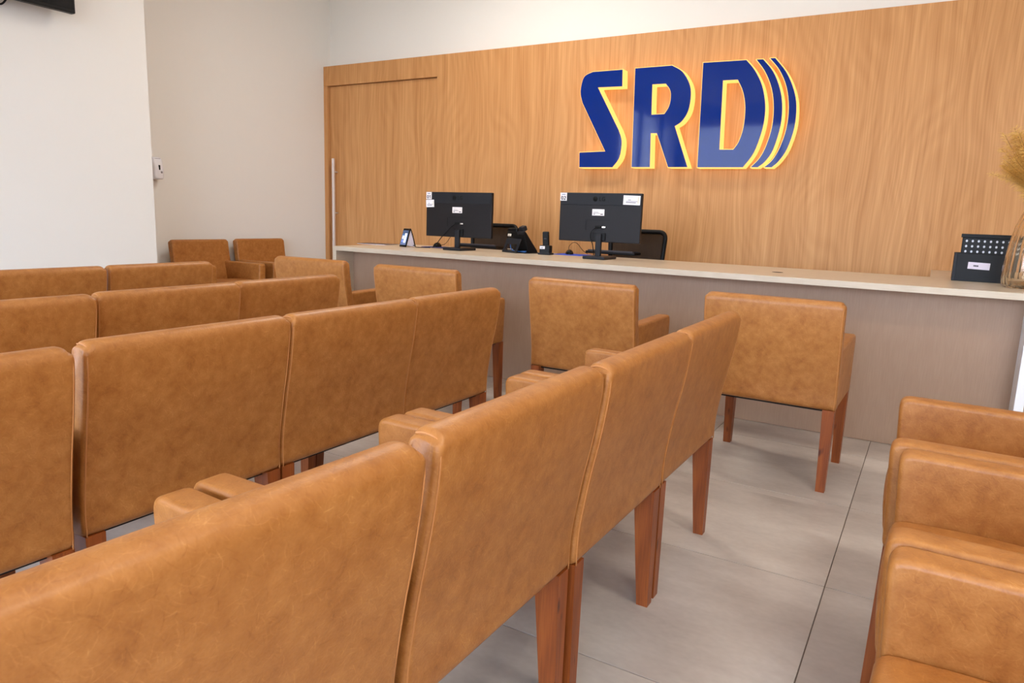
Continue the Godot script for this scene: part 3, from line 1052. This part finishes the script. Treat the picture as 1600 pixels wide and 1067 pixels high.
func build_desk_things() -> void:
	build_monitor(876, 300, 999, 381, -4.66, 924, true)
	build_monitor(666.5, 299, 767, 373, -4.61, 702, false)
	# keyboards
	for k in 2:
		var a := on_y(952, 397, CT) if k == 0 else on_y(744, 386.5, CT)
		var t := thing("keyboard", ["black keyboard behind the monitor nearer the glass vase", "black keyboard behind the monitor nearer the sliding door"][k], "keyboard", Vector3(a.x, CT, a.z - 0.05), 0.0, "keyboards on the counter")
		if k == 0: t.position.x = on_y(955, 397, CT).x
		part("case", rbox_between(Vector3(-0.22, 0.002, -0.07), Vector3(0.22, 0.024, 0.07), 0.006), M.black, t)
		part("rear_edge", rbox_between(Vector3(-0.2, 0.018, 0.05), Vector3(0.2, 0.034, 0.068), 0.004), M.grey_plastic, t)
		var keys := begin(false)
		for i in 15:
			for j in 5:
				box_between(keys, Vector3(-0.21 + i * 0.028, 0.022, -0.062 + j * 0.021), Vector3(-0.21 + i * 0.028 + 0.024, 0.029, -0.062 + j * 0.021 + 0.017))
		tag(part("keys", finish(keys), M.dark_grey, t), "", "", "", "stuff")
	# mice on blue pads
	for k in 2:
		var a := on_y(887, 397.5, CT) if k == 0 else on_y(680, 386.0, CT)
		var p := thing("mouse_pad", ["bright blue mouse pad between the cordless phone and a monitor", "navy blue mouse pad between the touchscreen terminal and a monitor"][k], "mouse pad", Vector3(a.x + 0.03, CT, a.z - 0.02), 0.0, "mouse pads on the counter")
		part("pad", rounded(Vector3(0.24, 0.004, 0.2), 0.0018, 1), [M.blue_pad, M.navy_pad][k], p, Vector3(0, 0.0025, 0))
		var m := thing("computer_mouse", ["black computer mouse on the bright blue pad", "black computer mouse on the navy blue pad"][k], "mouse", Vector3(a.x, CT + 0.004, a.z - 0.03), [0.5, 0.2][k], "mice on the counter")
		var st := begin()
		for i in 12:
			for j in 24:
				var q := []
				for s in [[i, j], [i + 1, j], [i + 1, j + 1], [i, j + 1]]:
					var th: float = PI / 2 * s[0] / 12.0
					var ph: float = TAU * s[1] / 24.0
					q.append(Vector3(0.032 * cos(th) * cos(ph), 0.038 * sin(th), 0.056 * cos(th) * sin(ph)))
				var nn: Vector3 = q[0] + q[2]
				if i < 11: quad(st, q[0], q[1], q[2], q[3], nn)
				else: tri(st, q[0], q[1], q[3], nn)
		part("shell", finish(st), M.gloss_black, m)
		part("wheel", tube([Vector3(-0.004, 0.029, -0.032), Vector3(0.004, 0.029, -0.032)], 0.008, 12), M.grey_plastic, m)
		part("cord", tube(smooth_path([Vector3(0, 0.012, -0.053), Vector3(0.0, 0.06, -0.09), Vector3(0.05, 0.09, -0.09), Vector3(0.11, 0.03, -0.08), Vector3(0.15, 0.004, -0.08)] if k == 0 else [Vector3(0, 0.012, -0.053), Vector3(0.05, 0.03, -0.06), Vector3(0.12, 0.10, -0.02), Vector3(0.17, 0.12, 0.06)], 6), 0.0022, 6), M.rubber, m)
	build_terminal()
	build_phone()
	build_cordless()
	build_papers()
	build_storage_box()
	build_vase()

func build_terminal() -> void:
	var a := on_y(627, 385.5, CT)
	var t := thing("payment_terminal", "small touchscreen terminal with blue display on white wedge stand", "terminal", Vector3(a.x, CT, a.z - 0.02), -0.22)
	t.position.y += 0.002
	t.scale = Vector3.ONE * 1.1
	var b := Basis(Vector3.RIGHT, -0.30)
	var st := SurfaceTool.new()
	st.begin(Mesh.PRIMITIVE_TRIANGLES)
	rounded_into(st, b * Vector3(0, 0.072, 0), Vector3(0.078, 0.144, 0.012), 0.005, 3, b)
	var body := part("body", st.commit(), M.gloss_black, t)
	var blue := rgb8(70, 104, 150)
	var scr := printed(64, 110, blue, [[0, 0, 64, 26, rgb8(58, 74, 102)], [30, 22, 26, 72, rgb8(232, 232, 240)], [6, 40, 20, 26, rgb8(222, 226, 240)], [6, 72, 20, 18, rgb8(120, 140, 210)], [0, 98, 64, 12, rgb8(96, 110, 150)]], 0.15)
	scr.emission_enabled = true
	scr.emission_texture = scr.albedo_texture
	scr.emission = Color.BLACK
	scr.emission_energy_multiplier = 0.35
	var s := label_on(body, "display_screen", Vector2(-0.033, 0.014), Vector2(0.033, 0.128), 0.0, scr)
	s.transform = Transform3D(b, b * Vector3(0, 0.071, 0.0068))
	st = begin(false)
	var wedge := PackedVector2Array([Vector2(-0.008, 0.012), Vector2(-0.085, 0.001), Vector2(-0.085, 0.010), Vector2(-0.052, 0.128), Vector2(-0.045, 0.128)])
	draw_out(st, wedge, -0.034, 0.034, 0.001, 1, 0.0, 1)
	part("wedge_stand", finish(st), M.lilac, t)
	st = begin()
	tube_into(st, smooth_path([Vector3(0.036, 0.138, -0.045), Vector3(0.037, 0.08, -0.068), Vector3(0.037, 0.004, -0.09)], 6), 0.004, 6)
	part("rear_edge", finish(st), M.gloss_black, t)
	part("cable", tube(smooth_path([Vector3(0.02, 0.014, -0.08), Vector3(0.10, 0.010, -0.04), Vector3(0.17, 0.006, 0.0), Vector3(0.25, 0.006, -0.06)], 6), 0.0028, 6), M.rubber, t)

func build_papers() -> void:
	var a := on_y(590, 381.0, CT)
	var t := thing("magazine", "dark thin magazine lying flat at the counter end near the door", "magazine", Vector3(a.x, CT, a.z), 0.2)
	part("pages", rounded(Vector3(0.29, 0.004, 0.21), 0.001, 1), M.paper, t, Vector3(0, 0.002, 0))
	part("cover", rounded(Vector3(0.30, 0.0014, 0.215), 0.0004, 1), plain(rgb8(48, 44, 62), 0.3), t, Vector3(0, 0.0047, 0))

func build_phone() -> void:
	# desk phone seen from behind: sloping body on a folded stand with a cut-out
	var a := on_y(803, 394.5, CT)
	var t := thing("desk_telephone", "black desk telephone on a wedge stand, seen from behind", "telephone", Vector3(a.x, CT, a.z - 0.06), -0.35)
	# body: sloping slab, high edge to the visitors
	var prof := round_poly([Vector2(-0.12, 0.004), Vector2(-0.115, 0.02), Vector2(0.012, 0.17), Vector2(0.034, 0.165), Vector2(-0.02, 0.004)], [0.004, 0.008, 0.01, 0.008, 0.004], 3)
	var st := begin()
	draw_out(st, prof, -0.105, 0.105, 0.004, 2, 0.0, 2)
	part("body", finish(st), M.black, t)
	# stand plate with opening
	var b := Basis(Vector3.RIGHT, -0.42)
	var st2 := begin(false)
	for r in [[-0.09, 0.0, -0.062, 0.118], [0.062, 0.0, 0.09, 0.118], [-0.062, 0.072, 0.062, 0.118], [-0.062, 0.0, 0.062, 0.016]]:
		var p := []
		for v in [Vector3(r[0], r[1], -0.003), Vector3(r[2], r[1], -0.003), Vector3(r[2], r[1], 0.003), Vector3(r[0], r[1], 0.003), Vector3(r[0], r[3], -0.003), Vector3(r[2], r[3], -0.003), Vector3(r[2], r[3], 0.003), Vector3(r[0], r[3], 0.003)]:
			p.append(b * v + Vector3(0, 0.003, 0.088))
		hexa(st2, p)
	part("stand_plate", finish(st2), M.dark_grey, t)
	part("foot", rbox_between(Vector3(-0.105, 0, -0.125), Vector3(0.125, 0.008, 0.03), 0.003), M.black, t)
	# handset over the top edge
	st = SurfaceTool.new()
	st.begin(Mesh.PRIMITIVE_TRIANGLES)
	rounded_into(st, Vector3(-0.045, 0.178, 0.012), Vector3(0.115, 0.034, 0.036), 0.01, 3)
	part("display_hood", st.commit(), M.black, t)
	st = SurfaceTool.new()
	st.begin(Mesh.PRIMITIVE_TRIANGLES)
	rounded_into(st, Vector3(0.068, 0.192, 0.010), Vector3(0.055, 0.04, 0.045), 0.009, 3, Basis(Vector3.RIGHT, 0.4))
	rounded_into(st, Vector3(0.068, 0.160, 0.026), Vector3(0.075, 0.026, 0.030), 0.008, 3, Basis(Vector3.RIGHT, 0.2))
	part("handset", st.commit(), M.dark_grey, t)
	var lab := label_on(t, "asset_sticker", Vector2(-0.085, 0.128), Vector2(-0.042, 0.147), 0.039, printed(48, 20, rgb8(226, 214, 196), [[8, 8, 26, 3, rgb8(120, 110, 100)], [8, 14, 30, 3, rgb8(130, 120, 110)]]))
	lab.rotation.x = -0.2
	var soc := part("socket_strip", rbox_between(Vector3(-0.06, 0.018, 0.05), Vector3(0.0, 0.03, 0.06), 0.002), plain(rgb8(196, 170, 140), 0.5), t)
	for k in 4:
		part("socket", box_mesh(Vector3(-0.056 + k * 0.014, 0.019, 0.0585), Vector3(-0.046 + k * 0.014, 0.026, 0.0610)), M.rubber, soc)
	part("network_cable", tube(smooth_path([Vector3(-0.035, 0.062, 0.05), Vector3(0.0, 0.024, 0.062), Vector3(0.05, 0.012, 0.03), Vector3(0.105, 0.016, 0.0), Vector3(0.075, 0.014, 0.035), Vector3(0.12, 0.010, 0.02)], 6), 0.004, 6), M.blue_cable, t)

func build_cordless() -> void:
	var a := on_y(849, 397.5, CT)
	var t := thing("cordless_phone", "black cordless phone upright in its charging cradle", "telephone", Vector3(a.x, CT, a.z - 0.035), 0.12)
	part("cradle", rbox_between(Vector3(-0.042, 0.008, -0.035), Vector3(0.042, 0.072, 0.03), 0.008), M.black, t)
	part("cradle_foot", rbox_between(Vector3(-0.052, 0, -0.045), Vector3(0.052, 0.014, 0.038), 0.005), M.dark_grey, t)
	var st := SurfaceTool.new()
	st.begin(Mesh.PRIMITIVE_TRIANGLES)
	rounded_into(st, Vector3(-0.004, 0.115, -0.008), Vector3(0.052, 0.125, 0.026), 0.009, 3, Basis(Vector3.RIGHT, 0.06) * Basis(Vector3.BACK, 0.04))
	var h := part("handset", st.commit(), M.gloss_black, t)
	part("badge", rbox_between(Vector3(-0.016, 0.118, 0.006), Vector3(0.004, 0.125, 0.0075), 0.0006), M.grey_plastic, h)
	label_on(t, "asset_sticker", Vector2(-0.038, 0.044), Vector2(0.004, 0.066), 0.0312, printed(48, 22, rgb8(232, 228, 232), [[6, 8, 30, 3, rgb8(140, 140, 146)], [6, 14, 24, 3, rgb8(110, 110, 116)]]))

func build_storage_box() -> void:
	var l := on_y(1486.5, 437.5, CT)
	var zf := l.z
	var x0 := l.x
	var x1 := on_z(1586, 420, zf).x
	var y1 := on_z(1490, 394.5, zf).y - CT
	var t := thing("storage_box", "black storage box with white label and open dotted lid", "box", Vector3((x0 + x1) / 2, CT, zf))
	var w := (x1 - x0) / 2
	var dp := 0.22
	part("front", rbox_between(Vector3(-w, 0, -0.006), Vector3(w, y1, 0), 0.002), M.black, t)
	part("side", rbox_between(Vector3(-w, 0, -dp), Vector3(-w + 0.006, y1, -0.006), 0.002), M.black, t)
	part("side", rbox_between(Vector3(w - 0.006, 0, -dp), Vector3(w, y1, -0.006), 0.002), M.black, t)
	part("rear", rbox_between(Vector3(-w, 0, -dp - 0.006), Vector3(w, y1, -dp), 0.002), M.black, t)
	part("bottom", rbox_between(Vector3(-w, 0, -dp), Vector3(w, 0.006, -0.006), 0.002), M.black, t)
	part("corner_trim", rbox_between(Vector3(-w - 0.002, 0, -0.03), Vector3(-w + 0.014, y1 + 0.001, 0.002), 0.002), M.dark_grey, t)
	# lid standing open at the rear, dotted lining to the front
	var lz := -dp - 0.004
	var lt := on_z(1503, 364.5, zf + lz).y - CT
	var lx := on_z(1503, 380, zf + lz).x - t.position.x
	var rx := lx + 2.0 * w
	var marks := []
	var rows := 6
	for j in rows:
		for i in 9:
			marks.append([8 + i * 24 + (0), 6 + j * 20, 9, 9, rgb8(226, 226, 232)])
	# dots drawn round
	var im := Image.create(224, 128, false, Image.FORMAT_RGB8)
	im.fill(rgb8(14, 13, 16))
	for k in marks:
		for yy in 11:
			for xx in 11:
				if Vector2(xx - 5, yy - 5).length() < 4.8:
					im.set_pixel(clampi(k[0] + xx, 0, 223), clampi(k[1] + yy, 0, 127), k[4])
	var dm := plain(Color.WHITE, 0.6)
	dm.albedo_texture = ImageTexture.create_from_image(im)
	var lid := part("lid", rbox_between(Vector3(lx, y1 * 0.25, lz - 0.008), Vector3(rx, lt, lz), 0.002), M.black, t)
	part("lid_rim", rbox_between(Vector3(lx - 0.008, lt - 0.022, lz - 0.008), Vector3(rx + 0.008, lt, lz + 0.02), 0.002), M.black, lid)
	label_on(lid, "dotted_lining", Vector2(lx + 0.006, y1 * 0.3), Vector2(rx - 0.006, lt - 0.024), lz + 0.0015, dm)
	var la := on_z(1513, 409, zf)
	var lb := on_z(1546, 421.5, zf)
	label_on(t, "paper_label", Vector2(la.x - t.position.x, lb.y - CT), Vector2(lb.x - t.position.x, la.y - CT), 0.0014, printed(96, 34, rgb8(214, 204, 216), [[24, 14, 22, 7, rgb8(60, 52, 62)], [26, 16, 3, 3, rgb8(150, 140, 150)], [36, 16, 3, 3, rgb8(150, 140, 150)]]), -0.03)

func build_vase() -> void:
	var a := on_y(1603, 452, CT)
	var t := thing("glass_vase", "ribbed amber glass vase holding dried grass at the counter end", "vase", a + Vector3(0.032, 0, -0.10))
	t.position.y = CT
	var outer := [Vector2(0.0, 0.002), Vector2(0.118, 0.002), Vector2(0.132, 0.012), Vector2(0.137, 0.05), Vector2(0.135, 0.12), Vector2(0.126, 0.22), Vector2(0.108, 0.32), Vector2(0.082, 0.40), Vector2(0.058, 0.445), Vector2(0.049, 0.470), Vector2(0.052, 0.490), Vector2(0.058, 0.500)]
	var inner := [Vector2(0.054, 0.500), Vector2(0.047, 0.488), Vector2(0.044, 0.470), Vector2(0.053, 0.442), Vector2(0.077, 0.398), Vector2(0.103, 0.318), Vector2(0.121, 0.218), Vector2(0.130, 0.12), Vector2(0.131, 0.05), Vector2(0.124, 0.020), Vector2(0.0, 0.016)]
	var st := begin()
	lathe_into(st, outer + inner, 96, 24, 0.035)
	part("body", finish(st), M.amber_glass, t)
	# dried grass: stems with airy plumes
	var g := thing("dried_grass", "bunch of golden dried grass plumes standing in the glass vase", "dried flowers", t.position + Vector3(0, 0.02, 0))
	var rng := RandomNumberGenerator.new()
	rng.seed = 77
	var variants := []
	for v in 5:
		var s2 := begin(false)
		var top := 0.95
		var bend := rng.randf_range(0.06, 0.24)
		var path := []
		for k in 13:
			var y := k / 12.0
			path.append(Vector3(bend * y * y, y * top, 0))
		tube_into(s2, path, 0.0016, 4, false)
		var plume := begin(false)
		for k in 230:
			var f := 0.50 + 0.50 * pow(rng.randf(), 0.9)
			var base := Vector3(bend * f * f, f * top, 0)
			var an := rng.randf() * TAU
			var long := rng.randf_range(0.04, 0.11) * (1.25 - 0.6 * (f - 0.6) / 0.4)
			var dir := Vector3(cos(an) * 0.8, rng.randf_range(0.25, 0.9), sin(an) * 0.8).normalized()
			var tip := base + dir * long + Vector3(0, -0.25 * long, 0)
			var mid := base + dir * long * 0.55
			var side := dir.cross(Vector3(rng.randf() - 0.5, rng.randf() - 0.5, rng.randf() - 0.5)).normalized() * rng.randf_range(0.0013, 0.0028)
			var n := dir.cross(side)
			tri(plume, base, mid + side, mid - side, n)
			tri(plume, mid + side, tip, mid - side, n)
		variants.append([finish(s2), finish(plume)])
	for k in 120:
		var v: Array = variants[k % 5]
		var an := rng.randf() * TAU
		var lean := 0.05 + 0.80 * sqrt(rng.randf())
		var s := part("stem", v[0], M.straw_dark, g)
		part("plume", v[1], M.straw if k % 3 else M.straw_pale, s)
		var b := Basis(Vector3.UP, an) * Basis(Vector3.BACK, -lean) * Basis(Vector3.UP, rng.randf() * 0.8)
		# the stem passes through the neck of the vase
		var neck := Vector3(cos(an + 1.0), 0, sin(an + 1.0)) * 0.022 + Vector3(0, 0.455, 0)
		var along := b * Vector3(0, 1, 0)
		var inside := minf(0.42, 0.085 / maxf(0.05, Vector2(along.x, along.z).length()))
		var above := lerpf(0.42, 0.24, lean / 0.85) * rng.randf_range(0.75, 1.1)
		s.transform = Transform3D(b.scaled(Vector3.ONE * (inside + above) / 0.95), neck - along * inside)

# ---------------------------------------------------------------- task chairs behind the counter
func make_task_chair() -> Node3D:
	var t := Node3D.new()
	# faces +z, origin at the floor under the column
	for k in 5:
		var an := TAU * k / 5 + 0.3
		var e := Vector3(sin(an) * 0.29, 0.075, cos(an) * 0.29)
		var leg := part("base_leg", tube([Vector3(0, 0.11, 0), e], [0.026, 0.016], 8), M.black, t)
		part("caster", tube([e + Vector3(-0.02, -0.046, 0), e + Vector3(0.02, -0.046, 0)], 0.029, 14), M.rubber, leg)
	part("gas_column", tube([Vector3(0, 0.09, 0), Vector3(0, 0.44, 0)], 0.028, 14), M.dark_grey, t)
	part("seat", rounded(Vector3(0.50, 0.08, 0.48), 0.035, 4), M.black, t, Vector3(0, 0.49, 0.02))
	# back: rounded frame with stretched mesh, slightly curved and leaning back
	var fr := []
	var outline := round_poly([Vector2(-0.205, 0.60), Vector2(-0.235, 1.105), Vector2(0.235, 1.105), Vector2(0.205, 0.60)], [0.06, 0.055, 0.055, 0.06], 6)
	for p in outline:
		fr.append(Vector3(p.x, p.y + 0.018 * (1.0 - pow(p.x / 0.235, 2.0)) * smoothstep(0.9, 1.1, p.y), -0.26 - (p.y - 0.6) * 0.12 + 0.05 * pow(p.x / 0.235, 2.0)))
	fr.append(fr[0])
	part("back_frame", tube(fr, 0.019, 8), M.black, t)
	var st := begin()
	var nu := 10
	var nv := 10
	for i in nu:
		for j in nv:
			var q := []
			for s in [[i, j], [i + 1, j], [i + 1, j + 1], [i, j + 1]]:
				var v: float = float(s[1]) / nv
				var hw := lerpf(0.205, 0.235, v)
				var u: float = lerpf(-hw, hw, float(s[0]) / nu)
				var y := lerpf(0.60, 1.105, v)
				y += 0.018 * (1.0 - pow(u / 0.235, 2.0)) * smoothstep(0.9, 1.1, y)
				q.append(Vector3(u * 0.99, y, -0.26 - (lerpf(0.60, 1.105, v) - 0.6) * 0.12 + 0.05 * pow(u / 0.235, 2.0)))
			quad(st, q[0], q[1], q[2], q[3], Vector3.BACK)
	part("back_mesh", finish(st), M.mesh_cloth, t)
	part("back_support", tube(smooth_path([Vector3(0, 0.45, -0.05), Vector3(0, 0.46, -0.24), Vector3(0, 0.62, -0.30), Vector3(0, 0.80, -0.32)], 6), 0.022, 8), M.black, t)
	for s in [-1.0, 1.0]:
		part("arm_support", tube([Vector3(s * 0.26, 0.47, 0.0), Vector3(s * 0.29, 0.66, 0.0)], 0.016, 8), M.black, t)
		part("arm_pad", rounded(Vector3(0.07, 0.03, 0.24), 0.012, 2), M.black, t, Vector3(s * 0.29, 0.675, 0.02))
	return t

func build_task_chairs() -> void:
	var proto := make_task_chair()
	for k in 2:
		var right := on_z(1049, 346, -5.66) if k == 0 else on_z(812, 337, -5.66)
		var c: Node3D = proto.duplicate()
		c.name = numbered("task_chair")
		add_child(c)
		c.position = Vector3(right.x - 0.25, 0, -5.40)
		c.rotation.y = [0.12, 0.08][k]
		tag(c, ["black mesh-back office chair nearer the glass vase", "black mesh-back office chair behind the desk telephone"][k], "office chair", "office chairs behind the counter")
	proto.free()

# ---------------------------------------------------------------- things on the left wall
func build_wall_things() -> void:
	var c := on_x(118.3, 21.3, COLX + 0.16)
	var t := thing("television", "large black flat television mounted high on the projecting wall", "television", Vector3(COLX + 0.16, c.y, c.z))
	part("housing", rbox_between(Vector3(-0.05, 0, 0), Vector3(0.0, 0.72, 1.24), 0.006), M.black, t)
	part("screen", rbox_between(Vector3(-0.002, 0.022, 0.012), Vector3(0.0012, 0.708, 1.228), 0.0005), M.gloss_black, t)
	part("bracket", rbox_between(Vector3(-0.159, 0.22, 0.42), Vector3(-0.05, 0.5, 0.82), 0.004), M.dark_grey, t)
	part("cable_loop", tube(smooth_path([Vector3(-0.07, 0.05, 0.50), Vector3(-0.08, -0.02, 0.47), Vector3(-0.08, -0.035, 0.43), Vector3(-0.07, 0.02, 0.39)], 6), 0.006, 6), M.rubber, t)
	# soap dispenser in the recess
	var a := on_x(240.5, 244.0, LEFT + 0.1)
	var b := on_x(257.5, 280.0, LEFT + 0.1)
	var z0 := a.z
	var z1 := b.z
	var d := thing("soap_dispenser", "white wall soap dispenser beside the projecting wall edge", "dispenser", Vector3(LEFT, b.y, (z0 + z1) / 2))
	var w := absf(z1 - z0)
	var h := a.y - b.y
	# profile in (depth, height): flat against the wall, bulging front, drawn out along the wall
	var prof := round_poly([Vector2(0.0, 0.0), Vector2(0.0, h), Vector2(0.075, h), Vector2(0.105, h * 0.55), Vector2(0.100, 0.0)], [0.0, 0.006, 0.02, 0.03, 0.02], 5)
	var st := begin()
	draw_out(st, prof, -w / 2, w / 2, 0.02, 4, 0.0, 2)
	var body := part("body", finish(st), M.white_plastic, d)
	body.rotation.y = PI / 2
	var sl := part("level_window", rbox_between(Vector3(-0.008, h * 0.42, 0.088), Vector3(0.008, h * 0.64, 0.1055), 0.003), M.dark_grey, d)
	sl.rotation.y = PI / 2
	var cap := part("top_cover", rbox_between(Vector3(-w * 0.32, h - 0.022, 0.03), Vector3(w * 0.32, h - 0.010, 0.080), 0.004), plain(rgb8(176, 170, 184), 0.4), d)
	cap.rotation.y = PI / 2
	var dot := part("badge", lathe([Vector2(0.0, 0.0015), Vector2(0.009, 0.0015), Vector2(0.010, 0.0)], 16), plain(rgb8(150, 148, 158), 0.4), d, Vector3(0.1035, h * 0.32, -w * 0.2))
	dot.rotation.z = -PI / 2

func _ready() -> void:
	set_up_view()
	make_materials()
	build_room()
	build_ceiling_lights()
	build_counter()
	build_chairs()
	build_sign()
	build_task_chairs()
	build_desk_things()
	build_wall_things()
